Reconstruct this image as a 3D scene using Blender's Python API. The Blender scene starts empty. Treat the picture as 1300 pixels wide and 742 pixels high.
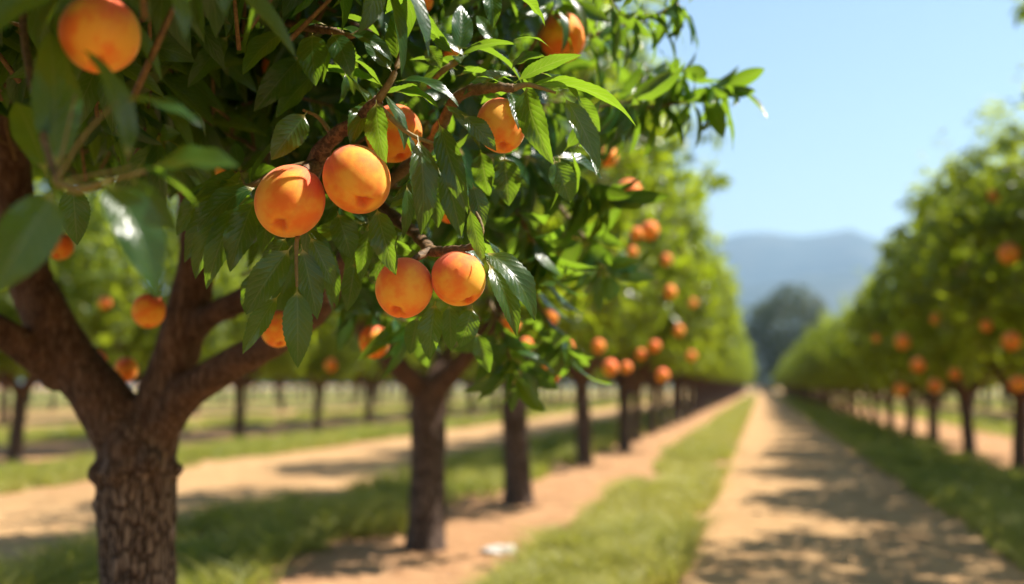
import bpy, bmesh, math, random
import numpy as np
from mathutils import Vector, Matrix, noise

# ------------------------------------------------------------------ camera, sky, sun, exposure
SC = bpy.context.scene
COL = SC.collection
CAM_H = 0.78
TH = math.atan(119 / 1300)
PS = math.atan(316 / 1300 * math.cos(TH))
FWD = np.array([-math.sin(PS) * math.cos(TH), math.cos(PS) * math.cos(TH), math.sin(TH)])
RGT = np.array([math.cos(PS), math.sin(PS), 0.0])
UPV = np.cross(RGT, FWD)
EYE = np.array([0.0, 0.0, CAM_H])

cam_data = bpy.data.cameras.new('camera')
cam = bpy.data.objects.new('camera', cam_data)
COL.objects.link(cam)
cam.matrix_world = Matrix(((RGT[0], UPV[0], -FWD[0], EYE[0]), (RGT[1], UPV[1], -FWD[1], EYE[1]),
                           (RGT[2], UPV[2], -FWD[2], EYE[2]), (0, 0, 0, 1)))
cam_data.sensor_width = 36.0
cam_data.lens = 36.0
cam_data.clip_start = 0.05
cam_data.clip_end = 20000.0
cam_data.dof.use_dof = True
cam_data.dof.focus_distance = 1.36
cam_data.dof.aperture_fstop = 36.0 / 18.5
SC.camera = cam

SUN_EL = math.radians(56)
SUN_AZ = math.radians(66)          # clockwise from the row direction (+Y) towards +X
world = bpy.data.worlds.new('World')
SC.world = world
world.use_nodes = True
wn = world.node_tree
wn.nodes.clear()
sky = wn.nodes.new('ShaderNodeTexSky')
sky.sky_type = 'NISHITA'
sky.sun_disc = False
sky.sun_elevation = SUN_EL
sky.sun_rotation = SUN_AZ
sky.air_density = 1.5
sky.dust_density = 0.25
sky.ozone_density = 2.0
bgn = wn.nodes.new('ShaderNodeBackground')
bgn.inputs['Strength'].default_value = 0.064
won = wn.nodes.new('ShaderNodeOutputWorld')
wn.links.new(sky.outputs[0], bgn.inputs[0])
wn.links.new(bgn.outputs[0], won.inputs[0])

sd = bpy.data.lights.new('sun', 'SUN')
sd.energy = 5.0
sd.angle = math.radians(0.5)
sd.color = (1.0, 0.93, 0.82)
sun = bpy.data.objects.new('sun', sd)
COL.objects.link(sun)
sdir = Vector((math.sin(SUN_AZ) * math.cos(SUN_EL), math.cos(SUN_AZ) * math.cos(SUN_EL), math.sin(SUN_EL)))
sun.rotation_euler = sdir.to_track_quat('Z', 'Y').to_euler()
sun.location = (6, 3, 12)

vs = SC.view_settings
vs.view_transform = 'Standard'
vs.look = 'None'
vs.gamma = 1.0
vs.exposure = 1.38
vs.use_curve_mapping = False
SC.render.engine = 'CYCLES'
cy = SC.cycles
cy.use_denoising = True
cy.max_bounces = 7
cy.diffuse_bounces = 4
cy.glossy_bounces = 3
cy.transmission_bounces = 4
cy.volume_bounces = 0
cy.caustics_reflective = False
cy.caustics_refractive = False
cy.sample_clamp_indirect = 6.0
cy.sample_clamp_direct = 30.0

# ------------------------------------------------------------------ helpers
RS = np.random.RandomState(7)
random.seed(7)


def P(px, py, d):
    return EYE + d * (FWD + (px - 650) / 1300 * RGT - (py - 371) / 1300 * UPV)


def project(p):
    q = np.asarray(p) - EYE
    d = q @ FWD
    dd = np.where(np.abs(d) < 1e-4, 1e-4, d)
    return 650 + 1300 * (q @ RGT) / dd, 371 - 1300 * (q @ UPV) / dd, d


def unit(v):
    v = np.asarray(v, float)
    return v / np.maximum(np.linalg.norm(v, axis=-1, keepdims=True), 1e-9)


def link(name, mesh, parent=None):
    o = bpy.data.objects.new(name, mesh)
    COL.objects.link(o)
    if parent:
        o.parent = parent
    return o


def tag(o, label=None, cat=None, group=None, kind=None):
    if label:
        o['label'] = label
    if cat:
        o['category'] = cat
    if group:
        o['group'] = group
    if kind:
        o['kind'] = kind
    return o


def empty(name, loc=(0, 0, 0), rz=0.0):
    o = bpy.data.objects.new(name, None)
    COL.objects.link(o)
    o.location = loc
    o.rotation_euler = (0, 0, rz)
    o.empty_display_size = 0.1
    return o


def np_mesh(name, verts, quads, mats, uv=None, rnd=None, midx=None, tris=None, smooth=True):
    """fast mesh from arrays: quads (n,4), tris (m,3), uv per vertex, rnd per vertex"""
    me = bpy.data.meshes.new(name)
    verts = np.asarray(verts, np.float32)
    quads = np.asarray(quads, np.int32).reshape(-1, 4)
    tris = np.zeros((0, 3), np.int32) if tris is None else np.asarray(tris, np.int32).reshape(-1, 3)
    nq, nt = len(quads), len(tris)
    me.vertices.add(len(verts))
    me.vertices.foreach_set('co', verts.ravel())
    li = np.concatenate([quads.ravel(), tris.ravel()])
    me.loops.add(len(li))
    me.loops.foreach_set('vertex_index', li)
    me.polygons.add(nq + nt)
    st = np.concatenate([np.arange(nq) * 4, nq * 4 + np.arange(nt) * 3]).astype(np.int32)
    me.polygons.foreach_set('loop_start', st)
    for m in (mats if isinstance(mats, (list, tuple)) else [mats]):
        me.materials.append(m)
    if midx is not None:
        me.polygons.foreach_set('material_index', np.asarray(midx, np.int32))
    if uv is not None:
        l = me.uv_layers.new(name='uv')
        l.data.foreach_set('uv', np.asarray(uv, np.float32)[li].ravel())
    if rnd is not None:
        a = me.attributes.new('rnd', 'FLOAT', 'POINT')
        a.data.foreach_set('value', np.asarray(rnd, np.float32))
    me.update(calc_edges=True)
    me.polygons.foreach_set('use_smooth', np.full(nq + nt, smooth))
    me.validate()
    return me


def vnoise(x, y, seed=0):
    """2-D value noise in numpy, 0..1"""
    r = np.random.RandomState(seed).rand(64, 64)
    xi, yi = np.floor(x).astype(int), np.floor(y).astype(int)
    fx, fy = x - xi, y - yi
    fx, fy = fx * fx * (3 - 2 * fx), fy * fy * (3 - 2 * fy)
    g = lambda a, b: r[a % 64, b % 64]
    return (g(xi, yi) * (1 - fx) + g(xi + 1, yi) * fx) * (1 - fy) + (g(xi, yi + 1) * (1 - fx) + g(xi + 1, yi + 1) * fx) * fy


# ------------------------------------------------------------------ materials
class NT:
    def __init__(s, name):
        s.m = bpy.data.materials.new(name)
        s.m.use_nodes = True
        s.t = s.m.node_tree
        s.t.nodes.clear()
        s.out = s.n('ShaderNodeOutputMaterial')

    def n(s, typ, **kw):
        nd = s.t.nodes.new(typ)
        for k, v in kw.items():
            setattr(nd, k, v)
        return nd

    def l(s, a, b):
        s.t.links.new(a, b)

    def val(s, sock, v):
        if hasattr(v, 'is_linked') or isinstance(v, bpy.types.NodeSocket):
            s.l(v, sock)
        else:
            sock.default_value = v

    def math(s, op, a, b=0.0, c=0.0, clamp=False):
        nd = s.n('ShaderNodeMath', operation=op, use_clamp=clamp)
        s.val(nd.inputs[0], a)
        s.val(nd.inputs[1], b)
        s.val(nd.inputs[2], c)
        return nd.outputs[0]

    def mix(s, f, a, b):
        nd = s.n('ShaderNodeMix', data_type='RGBA')
        s.val(nd.inputs[0], f)
        s.val(nd.inputs[6], a if not isinstance(a, tuple) else (*a, 1))
        s.val(nd.inputs[7], b if not isinstance(b, tuple) else (*b, 1))
        return nd.outputs[2]

    def ramp(s, f, lo, hi, a=0.0, b=1.0):
        nd = s.n('ShaderNodeMapRange')
        nd.interpolation_type = 'SMOOTHSTEP'
        s.val(nd.inputs[0], f)
        nd.inputs[1].default_value = lo
        nd.inputs[2].default_value = hi
        nd.inputs[3].default_value = a
        nd.inputs[4].default_value = b
        return nd.outputs[0]

    def noise(s, vec, scale, detail=4, rough=0.55):
        nd = s.n('ShaderNodeTexNoise')
        nd.inputs['Scale'].default_value = scale
        nd.inputs['Detail'].default_value = detail
        nd.inputs['Roughness'].default_value = rough
        if vec is not None:
            s.l(vec, nd.inputs['Vector'])
        return nd.outputs[0]

    def mapping(s, vec, scale=(1, 1, 1), loc=(0, 0, 0)):
        nd = s.n('ShaderNodeMapping')
        nd.inputs['Scale'].default_value = scale
        nd.inputs['Location'].default_value = loc
        s.l(vec, nd.inputs['Vector'])
        return nd.outputs[0]

    def bump(s, h, strength, dist):
        nd = s.n('ShaderNodeBump')
        nd.inputs['Strength'].default_value = strength
        nd.inputs['Distance'].default_value = dist
        s.l(h, nd.inputs['Height'])
        return nd.outputs[0]

    def principled(s, color, rough=0.6, spec=0.5, normal=None, **kw):
        nd = s.n('ShaderNodeBsdfPrincipled')
        s.val(nd.inputs['Base Color'], color if not isinstance(color, tuple) else (*color, 1))
        s.val(nd.inputs['Roughness'], rough)
        nd.inputs['Specular IOR Level'].default_value = spec
        if normal is not None:
            s.l(normal, nd.inputs['Normal'])
        for k, v in kw.items():
            nd.inputs[k.replace('_', ' ')].default_value = v
        return nd.outputs[0]

    def finish(s, shader):
        s.l(shader, s.out.inputs[0])
        return s.m


def leaf_material(name, dark, light, trans, veins=True, tf=0.36, rough=0.36, spec=0.55):
    t = NT(name)
    at = t.n('ShaderNodeAttribute', attribute_name='rnd')
    rnd = at.outputs['Fac']
    uvn = t.n('ShaderNodeUVMap')
    sp = t.n('ShaderNodeSeparateXYZ')
    t.l(uvn.outputs[0], sp.inputs[0])
    u, v = sp.outputs[0], sp.outputs[1]
    base = t.mix(rnd, dark, light)
    base = t.mix(t.ramp(rnd, 0.90, 0.97, 0.0, 0.7), base, (0.085, 0.095, 0.010))
    trc = t.mix(rnd, tuple(c * 0.85 for c in trans), trans)
    pet = t.ramp(u, 0.10, 0.17, 1.0, 0.0)
    normal = None
    if veins:
        av = t.math('ABSOLUTE', t.math('SUBTRACT', v, 0.5))
        mid = t.ramp(av, 0.012, 0.035, 1.0, 0.0)
        ph = t.math('FRACT', t.math('SUBTRACT', t.math('MULTIPLY', t.math('ADD', u, t.math('MULTIPLY', t.noise(uvn.outputs[0], 7.0, 2), 0.06)), 11.0), t.math('MULTIPLY', av, 5.0)))
        dv = t.math('ABSOLUTE', t.math('SUBTRACT', ph, 0.5))
        side = t.math('MULTIPLY', t.ramp(dv, 0.03, 0.13, 1.0, 0.0), t.ramp(av, 0.36, 0.47, 0.55, 0.0))
        vn = t.math('MAXIMUM', mid, side)
        blot = t.noise(t.mapping(uvn.outputs[0], (5, 3, 1)), 3.0, 3)
        base = t.mix(t.math('MULTIPLY', blot, 0.5), base, tuple(c * 1.7 for c in dark))
        base = t.mix(t.math('MULTIPLY', vn, 0.24), base, (0.14, 0.22, 0.05))
        trc = t.mix(t.math('MULTIPLY', vn, 0.35), trc, (0.75, 0.85, 0.20))
        pillow = t.math('ADD', t.math('MULTIPLY', t.ramp(dv, 0.0, 0.5, 0.0, 1.0), 0.6), t.math('MULTIPLY', vn, -0.5))
        pillow = t.math('ADD', pillow, t.math('MULTIPLY', blot, 0.5))
        normal = t.bump(pillow, 0.30, 0.0010)
    base = t.mix(pet, base, (0.30, 0.25, 0.07))
    pr = t.principled(base, rough, spec, normal)
    tb = t.n('ShaderNodeBsdfTranslucent')
    t.l(trc, tb.inputs[0])
    if normal is not None:
        t.l(normal, tb.inputs[1])
    mx = t.n('ShaderNodeMixShader')
    mx.inputs[0].default_value = tf
    t.l(pr, mx.inputs[1])
    t.l(tb.outputs[0], mx.inputs[2])
    return t.finish(mx.outputs[0])


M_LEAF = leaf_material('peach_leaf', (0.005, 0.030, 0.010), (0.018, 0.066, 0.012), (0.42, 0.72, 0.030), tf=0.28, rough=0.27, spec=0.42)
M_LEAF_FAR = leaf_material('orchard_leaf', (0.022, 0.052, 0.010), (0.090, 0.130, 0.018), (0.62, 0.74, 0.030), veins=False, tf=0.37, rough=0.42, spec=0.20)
M_LEAF_MID = leaf_material('glossy_orchard_leaf', (0.014, 0.044, 0.010), (0.065, 0.115, 0.014), (0.58, 0.74, 0.022), veins=False, tf=0.37, rough=0.27, spec=0.45)
M_LEAF_DARK = leaf_material('broad_tree_leaf', (0.026, 0.046, 0.024), (0.050, 0.070, 0.026), (0.16, 0.22, 0.05), veins=False, tf=0.22, rough=0.5, spec=0.3)


def bark_material(name, plates=True, grey=False):
    t = NT(name)
    tc = t.n('ShaderNodeTexCoord')
    ob = tc.outputs['Object']
    st = t.mapping(ob, (1, 1, 0.22))
    nz = t.noise(ob, 18, 6, 0.65)
    fur = t.noise(st, 60, 5, 0.7)
    sp = t.n('ShaderNodeSeparateXYZ')
    t.l(ob, sp.inputs[0])
    col = t.mix(t.ramp(nz, 0.35, 0.68), (0.055, 0.028, 0.018), (0.135, 0.070, 0.042))
    col = t.mix(t.ramp(fur, 0.52, 0.70), col, (0.20, 0.115, 0.075))
    h = t.math('ADD', t.math('MULTIPLY', fur, 0.7), t.math('MULTIPLY', nz, 0.5))
    if plates:
        vo = t.n('ShaderNodeTexVoronoi', feature='DISTANCE_TO_EDGE')
        wob = t.n('ShaderNodeVectorMath', operation='ADD')
        t.l(t.mapping(ob, (1, 1, 0.20)), wob.inputs[0])
        nv = t.n('ShaderNodeTexNoise')
        nv.inputs['Scale'].default_value = 22
        t.l(ob, nv.inputs['Vector'])
        sc = t.n('ShaderNodeVectorMath', operation='SCALE')
        sc.inputs['Scale'].default_value = 0.022
        t.l(nv.outputs['Color'], sc.inputs[0])
        t.l(sc.outputs[0], wob.inputs[1])
        t.l(wob.outputs[0], vo.inputs['Vector'])
        vo.inputs['Scale'].default_value = 78
        crack = t.ramp(vo.outputs['Distance'], 0.02, 0.22)
        low = t.ramp(t.math('ADD', sp.outputs[2], t.math('MULTIPLY', nz, 0.22)), 0.52, 0.90, 1.0, 0.22)
        gr = t.mix(t.ramp(fur, 0.35, 0.65), (0.16, 0.108, 0.082), (0.33, 0.245, 0.195))
        plate = t.mix(crack, (0.045, 0.027, 0.020), t.mix(0.55, gr, (0.09, 0.058, 0.045)) if grey else gr)
        col = t.mix(low, col, plate)
        h = t.math('ADD', h, t.math('MULTIPLY', t.math('MULTIPLY', crack, low), 1.6))
    nrm = t.bump(h, 0.8, 0.006)
    return t.finish(t.principled(col, 0.82, 0.25, nrm))


M_BARK = bark_material('fissured_bark')
M_BARK_S = bark_material('dark_bark', grey=True)


def twig_material():
    t = NT('twig_bark')
    tc = t.n('ShaderNodeTexCoord')
    nz = t.noise(tc.outputs['Object'], 120, 5, 0.7)
    at = t.n('ShaderNodeAttribute', attribute_name='rnd')
    old = t.mix(t.ramp(nz, 0.4, 0.65), (0.065, 0.034, 0.018), (0.22, 0.12, 0.06))
    young = t.mix(nz, (0.22, 0.15, 0.045), (0.30, 0.24, 0.07))
    return t.finish(t.principled(t.mix(at.outputs['Fac'], old, young), 0.65, 0.35, t.bump(nz, 0.8, 0.003)))


M_TWIG = twig_material()


def peach_material():
    t = NT('peach_skin')
    tc = t.n('ShaderNodeTexCoord')
    ob = tc.outputs['Object']
    sp = t.n('ShaderNodeSeparateXYZ')
    t.l(ob, sp.inputs[0])
    inf = t.n('ShaderNodeObjectInfo')
    off = t.n('ShaderNodeVectorMath', operation='ADD')
    t.l(ob, off.inputs[0])
    cmb = t.n('ShaderNodeCombineXYZ')
    t.l(t.math('MULTIPLY', inf.outputs['Random'], 37.0), cmb.inputs[0])
    t.l(cmb.outputs[0], off.inputs[1])
    nz = t.noise(off.outputs[0], 1.3, 3)
    fine = t.noise(off.outputs[0], 42, 3)
    col = t.mix(t.ramp(nz, 0.36, 0.66), (0.93, 0.43, 0.045), (0.90, 0.20, 0.022))
    # red blush beside the suture and over the shoulder of the fruit
    ang = t.math('ARCTAN2', sp.outputs[1], sp.outputs[0])
    seam = t.ramp(t.math('ABSOLUTE', ang), 0.02, 0.75, 1.0, 0.0)
    up = t.ramp(sp.outputs[2], -0.85, 0.45)
    streak = t.noise(t.mapping(off.outputs[0], (3, 9, 1.0)), 2.6, 4)
    bl = t.math('MULTIPLY', t.math('MULTIPLY', seam, up), t.ramp(streak, 0.25, 0.65, 0.25, 1.0))
    col = t.mix(t.math('MULTIPLY', bl, 0.85), col, (0.76, 0.070, 0.050))
    topr = t.ramp(t.math('ADD', sp.outputs[2], t.math('MULTIPLY', t.math('SUBTRACT', nz, 0.5), 1.6)), -0.35, 0.75)
    col = t.mix(t.math('MULTIPLY', topr, 0.85), col, (0.85, 0.120, 0.075))
    rad = t.math('SQRT', t.math('ADD', t.math('MULTIPLY', sp.outputs[0], sp.outputs[0]), t.math('MULTIPLY', sp.outputs[1], sp.outputs[1])))
    pit = t.math('MULTIPLY', t.ramp(rad, 0.10, 0.31, 1.0, 0.0), t.ramp(sp.outputs[2], -0.5, -0.2, 1.0, 0.0))
    col = t.mix(t.math('MULTIPLY', pit, 0.75), col, (0.62, 0.075, 0.018))
    col = t.mix(t.math('MULTIPLY', fine, 0.18), col, (0.90, 0.42, 0.12))
    nd = t.n('ShaderNodeBsdfPrincipled')
    t.l(col, nd.inputs['Base Color'])
    nd.inputs['Roughness'].default_value = 0.68
    nd.inputs['Specular IOR Level'].default_value = 0.16
    nd.inputs['Subsurface Weight'].default_value = 0.35
    nd.inputs['Subsurface Radius'].default_value = (0.9, 0.35, 0.12)
    nd.inputs['Subsurface Scale'].default_value = 0.012
    nd.inputs['Sheen Weight'].default_value = 0.25
    nd.inputs['Sheen Roughness'].default_value = 0.4
    nd.inputs['Sheen Tint'].default_value = (1, 0.8, 0.6, 1)
    t.l(t.bump(fine, 0.12, 0.02), nd.inputs['Normal'])
    return t.finish(nd.outputs[0])


M_PEACH = peach_material()


def soil_material(name, a, b, c, strips=False):
    t = NT(name)
    tc = t.n('ShaderNodeTexCoord')
    ob = tc.outputs['Object']
    big = t.noise(ob, 0.9, 5)
    med = t.noise(ob, 7, 6, 0.65)
    fine = t.noise(ob, 60, 5, 0.7)
    col = t.mix(t.ramp(big, 0.3, 0.7), a, b)
    col = t.mix(t.ramp(med, 0.42, 0.66), col, c)
    worn = t.noise(t.mapping(ob, (1.0, 0.25, 1.0)), 2.2, 6, 0.65)
    col = t.mix(t.math('MULTIPLY', t.ramp(worn, 0.48, 0.68), 0.55), col, tuple(x * 0.72 for x in c))
    vo = t.n('ShaderNodeTexVoronoi')
    vo.inputs['Scale'].default_value = 38
    t.l(ob, vo.inputs['Vector'])
    peb = t.math('MULTIPLY', t.ramp(vo.outputs['Distance'], 0.12, 0.24, 1.0, 0.0), t.ramp(fine, 0.5, 0.62))
    col = t.mix(t.math('MULTIPLY', peb, 0.5), col, (0.42, 0.34, 0.25))
    col = t.mix(t.math('MULTIPLY', t.ramp(fine, 0.5, 0.75), 0.35), col, tuple(x * 0.55 for x in a))
    h = t.math('ADD', t.math('MULTIPLY', med, 1.0), t.math('MULTIPLY', fine, 0.35))
    if strips:
        # far green swards between the rows, where single blades can no longer be told apart
        sp = t.n('ShaderNodeSeparateXYZ')
        t.l(ob, sp.inputs[0])
        wx = t.math('ADD', sp.outputs[0], t.math('MULTIPLY', t.math('SUBTRACT', t.noise(ob, 1.6, 5, 0.6), 0.5), 0.9))
        tot = None
        for lo, hi in strips:
            k = t.math('MULTIPLY', t.ramp(wx, lo - 0.08, lo + 0.10), t.ramp(wx, hi - 0.10, hi + 0.08, 1.0, 0.0))
            tot = k if tot is None else t.math('MAXIMUM', tot, k)
        patch = t.math('MAXIMUM', t.ramp(sp.outputs[1], 14.0, 40.0), t.math('MULTIPLY', t.ramp(t.noise(ob, 2.6, 5, 0.6), 0.40, 0.58), 0.75))
        tot = t.math('MULTIPLY', tot, patch)
        col = t.mix(tot, col, t.mix(fine, (0.115, 0.135, 0.026), (0.20, 0.195, 0.055)))
    nrm = t.bump(h, 0.9, 0.05)
    return t.finish(t.principled(col, 0.9, 0.15, nrm))


STRIPS = [(-0.95, -0.42), (-2.85, -2.15), (-6.85, -5.35), (-12.4, -9.6), (-20.5, -15.5), (-31, -22), (-48, -33), (-120, -50), (1.22, 1.95), (3.6, 5.2), (7.4, 9.5), (12, 19), (22, 60)]
M_SOIL = soil_material('orchard_soil', (0.43, 0.235, 0.112), (0.49, 0.28, 0.140), (0.36, 0.185, 0.088), STRIPS)
M_PATH = soil_material('sandy_path', (0.45, 0.275, 0.128), (0.50, 0.315, 0.152), (0.41, 0.235, 0.105))


def grass_material():
    t = NT('grass_blade')
    at = t.n('ShaderNodeAttribute', attribute_name='rnd')
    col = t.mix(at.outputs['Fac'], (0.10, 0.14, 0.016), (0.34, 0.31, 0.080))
    pr = t.principled(col, 0.5, 0.35)
    tb = t.n('ShaderNodeBsdfTranslucent')
    t.l(t.mix(at.outputs['Fac'], (0.34, 0.42, 0.03), (0.55, 0.52, 0.09)), tb.inputs[0])
    mx = t.n('ShaderNodeMixShader')
    mx.inputs[0].default_value = 0.38
    t.l(pr, mx.inputs[1])
    t.l(tb.outputs[0], mx.inputs[2])
    return t.finish(mx.outputs[0])


M_GRASS = grass_material()


def hill_material():
    t = NT('haze_tinted_hillside')
    tc = t.n('ShaderNodeTexCoord')
    nz = t.noise(tc.outputs['Object'], 0.006, 7, 0.6)
    n2 = t.noise(tc.outputs['Object'], 0.05, 5, 0.7)
    col = t.mix(t.ramp(nz, 0.4, 0.62), (0.055, 0.080, 0.080), (0.105, 0.120, 0.105))  # part of the haze painted into this greyer, bluer slope colour
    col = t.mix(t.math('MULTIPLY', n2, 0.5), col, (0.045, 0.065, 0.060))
    return t.finish(t.principled(col, 0.95, 0.1))


M_HILL = hill_material()


def stone_material():
    t = NT('pale_stone')
    tc = t.n('ShaderNodeTexCoord')
    nz = t.noise(tc.outputs['Object'], 30, 5)
    return t.finish(t.principled(t.mix(nz, (0.46, 0.42, 0.38), (0.66, 0.62, 0.58)), 0.7, 0.3, t.bump(nz, 0.6, 0.01)))


M_STONE = stone_material()

# ------------------------------------------------------------------ ground, paths, hills
HAZE_DENS = 0.00030


def sheet(name, x0, x1, y0, y1, z, mat, wob=0.0, seed=0, step=0.12):
    ys = np.concatenate([np.arange(y0, 40, step), np.geomspace(40, y1, 60)]) if wob else np.array([y0, y1])
    n = len(ys)
    l = x0 + (vnoise(ys * 0.9, ys * 0 + 3.3, seed) + 0.6 * vnoise(ys * 3.1, ys * 0 + 5.1, seed) - 0.8) * wob
    r = x1 + (vnoise(ys * 0.9, ys * 0 + 9.1, seed + 1) + 0.6 * vnoise(ys * 3.1, ys * 0 + 7.7, seed) - 0.8) * wob
    v = np.zeros((n * 2, 3))
    v[0::2] = np.c_[l, ys, np.full(n, z)]
    v[1::2] = np.c_[r, ys, np.full(n, z)]
    q = [(2 * i, 2 * i + 1, 2 * i + 3, 2 * i + 2) for i in range(n - 1)]
    o = link(name, np_mesh(name, v, q, mat))
    tag(o, kind='structure')
    return o


sheet('ground', -4000, 4000, -60, 5000, 0.0, M_SOIL)
sheet('dirt_path', -0.42, 1.18, -5, 140, 0.004, M_PATH, 0.45, 5)
sheet('dirt_path', -5.35, -2.95, -5, 140, 0.004, M_PATH, 0.6, 15)
sheet('dirt_path', -15.4, -12.6, -5, 140, 0.004, M_PATH, 0.6, 25)
sheet('dirt_path', 5.3, 7.3, -5, 140, 0.004, M_PATH, 0.6, 35)


def hills(name, dist, base_px, amp_px, seed, ends):
    xs = np.linspace(ends[0], ends[1], 160)
    rows = 26
    V = []
    for j in range(rows):
        f = j / (rows - 1)
        for i, x in enumerate(xs):
            n = 0.5 * x / 500.0 + noise.fractal(Vector((x / 330.0 + seed, seed * 1.7, 0)), 1.0, 2.0, 5)
            ridge = dist / 1300 * (base_px + amp_px * n * 2.0)
            g = noise.fractal(Vector((x / 130.0, f * 3.0, seed)), 0.9, 2.1, 4) * ridge * 0.10
            z = ridge * math.sin(f * math.pi / 2) ** 0.9 + g * math.sin(f * math.pi)
            V.append((x, dist - 550 * (1 - f) + g * 2, max(z, -1) if j else -1.0))
    for x in xs:                      # the back slope
        V.append((x, dist + 500, -1.0))
    m = len(xs)
    Q = [(j * m + i, j * m + i + 1, (j + 1) * m + i + 1, (j + 1) * m + i) for j in range(rows) for i in range(m - 1)]
    o = link(name, np_mesh(name, np.array(V), np.array(Q), M_HILL))
    tag(o, kind='structure')


hills('hills', 2100.0, 178, 24, 3.1, (-2200, 2400))
hills('hills', 1500.0, 120, 14, 8.4, (-2000, 2200))

# ------------------------------------------------------------------ grass
def grass_patch(name, regions, n, y0, y1, hgt, seed, dens_noise=0.45, sun_tint=0.0):
    r = np.random.RandomState(seed)
    out = []
    for (x0, x1, wt) in regions:
        k = int(n * wt)
        u = r.rand(k)
        y = y0 * (y1 / y0) ** (u)                     # denser near the camera
        x = x0 + (x1 - x0) * r.rand(k)
        wob = 0.55 * (vnoise(y * 0.8 + 3, y * 0 + 1.7, seed + 5) - 0.5) + 0.30 * (vnoise(y * 2.3, y * 0 + 4.2, seed + 6) - 0.5)
        wob = wob * min(1.0, x1 - x0)
        edge = np.minimum(x - x0 + wob, x1 - x - wob * 0.8) / (x1 - x0)
        dn = 0.6 * vnoise(x * 2.2 + 7, y * 1.5, seed) + 0.4 * vnoise(x * 6, y * 5, seed + 3)
        keep = dn * 1.15 + np.minimum(edge, 0.3) * 1.1 > dens_noise + 0.22
        dn = dn[keep]
        out.append(np.c_[x[keep], y[keep], dn])
    p = np.concatenate(out)
    k = len(p)
    far = np.clip(p[:, 1] / 9.0, 0.6, 4.0)
    h = hgt * 0.85 * (0.35 + 0.75 * r.rand(k)) * (0.15 + 1.9 * p[:, 2] ** 1.4)
    w = 0.0042 * (0.8 + r.rand(k)) * far
    a = r.rand(k) * 6.283
    lean = (0.4 + 1.5 * r.rand(k)) * h
    la = r.rand(k) * 6.283
    bx = np.c_[np.cos(a), np.sin(a), np.zeros(k)] * w[:, None]
    ld = np.c_[np.cos(la), np.sin(la), np.zeros(k)] * lean[:, None]
    b = np.c_[p[:, 0], p[:, 1], np.full(k, 0.0)]
    up = np.c_[np.zeros(k), np.zeros(k), h]
    v = np.stack([b - bx, b + bx, b + up * 0.6 + ld * 0.35 - bx * 0.8, b + up * 0.6 + ld * 0.35 + bx * 0.8, b + up + ld], 1)
    i = np.arange(k)[:, None] * 5
    q = i + np.array([[0, 1, 3, 2]])
    t = i + np.array([[2, 3, 4]])
    rnd = np.repeat(np.clip(r.rand(k) * 0.7 + 0.5 * (vnoise(p[:, 0] * 1.3, p[:, 1] * 0.8, seed + 9) - 0.2) + sun_tint, 0, 1), 5)  # the offset pales the blade colour in place of bright sunlight
    o = link(name, np_mesh(name, v.reshape(-1, 3), q, M_GRASS, rnd=rnd, tris=t))
    tag(o, kind='stuff')
    return o


o = grass_patch('grass', [(-1.02, -0.33, 1.0)], 110000, 2.6, 70, 0.11, 11, 0.40, 0.40)  # sunlit look of this verge painted in as paler blades
tag(o, 'bright sunlit grass verge on the sunny edge of the main dirt path', 'grass')
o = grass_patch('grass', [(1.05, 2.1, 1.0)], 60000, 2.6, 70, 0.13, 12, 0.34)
tag(o, 'dark shaded grass verge along the shaded edge of the main dirt path', 'grass')
o = grass_patch('grass', [(-3.1, -1.8, 1.0)], 70000, 2.2, 60, 0.15, 13, 0.42)
tag(o, 'tufty grass in the shade between the nearest trunks and the second path', 'grass')
o = grass_patch('grass', [(-6.9, -5.3, 1.0), (-12.4, -9.6, 0.8)], 60000, 4.5, 60, 0.13, 14, 0.34)
tag(o, 'pale green grass bands under and beyond the far orchard row', 'grass')
o = grass_patch('grass', [(3.6, 5.2, 1.0), (7.4, 9.5, 0.7)], 22000, 9, 70, 0.13, 16, 0.34)
tag(o, 'green grass bands glimpsed between the dark trunks of the shaded row', 'grass')

# ------------------------------------------------------------------ leaves
def leaf_template(nu, nv, serr=0.0):
    """grid in (u along, v across); width profile of a lanceolate peach leaf on a short stalk"""
    us = np.linspace(0, 1, nu + 1)
    if nu >= 8:
        us = np.concatenate([[0, 0.08], np.linspace(0.13, 1, nu - 1)])
    vv = np.linspace(-1, 1, nv + 1)
    s = np.clip((us - 0.11) / 0.89, 0, 1)
    wd = (np.clip(s, 0, 1) ** 0.66) * (np.clip(1 - s, 0, 1) ** 1.02)
    wd = wd / wd.max()
    wd = np.maximum(wd, 0.035 * (us < 0.3))
    if nu < 8:
        wd[0] = 0.04
    U, Vv = np.meshgrid(us, vv, indexing='ij')
    Wd = wd[:, None] * np.ones_like(Vv)
    if serr:
        z = (np.arange(len(us)) % 2) * 2 - 1
        Wd = Wd * (1 + serr * z[:, None] * (np.abs(Vv) > 0.99) * (U > 0.2) * (U < 0.97))
    m = nv + 1
    q = [(i * m + j, (i + 1) * m + j, (i + 1) * m + j + 1, i * m + j + 1) for i in range(len(us) - 1) for j in range(nv)]
    return U.ravel(), Vv.ravel(), Wd.ravel(), np.array(q)


T_HERO = leaf_template(30, 6, 0.035)
T_NEAR = leaf_template(7, 2)
T_FAR = leaf_template(4, 2)


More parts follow.
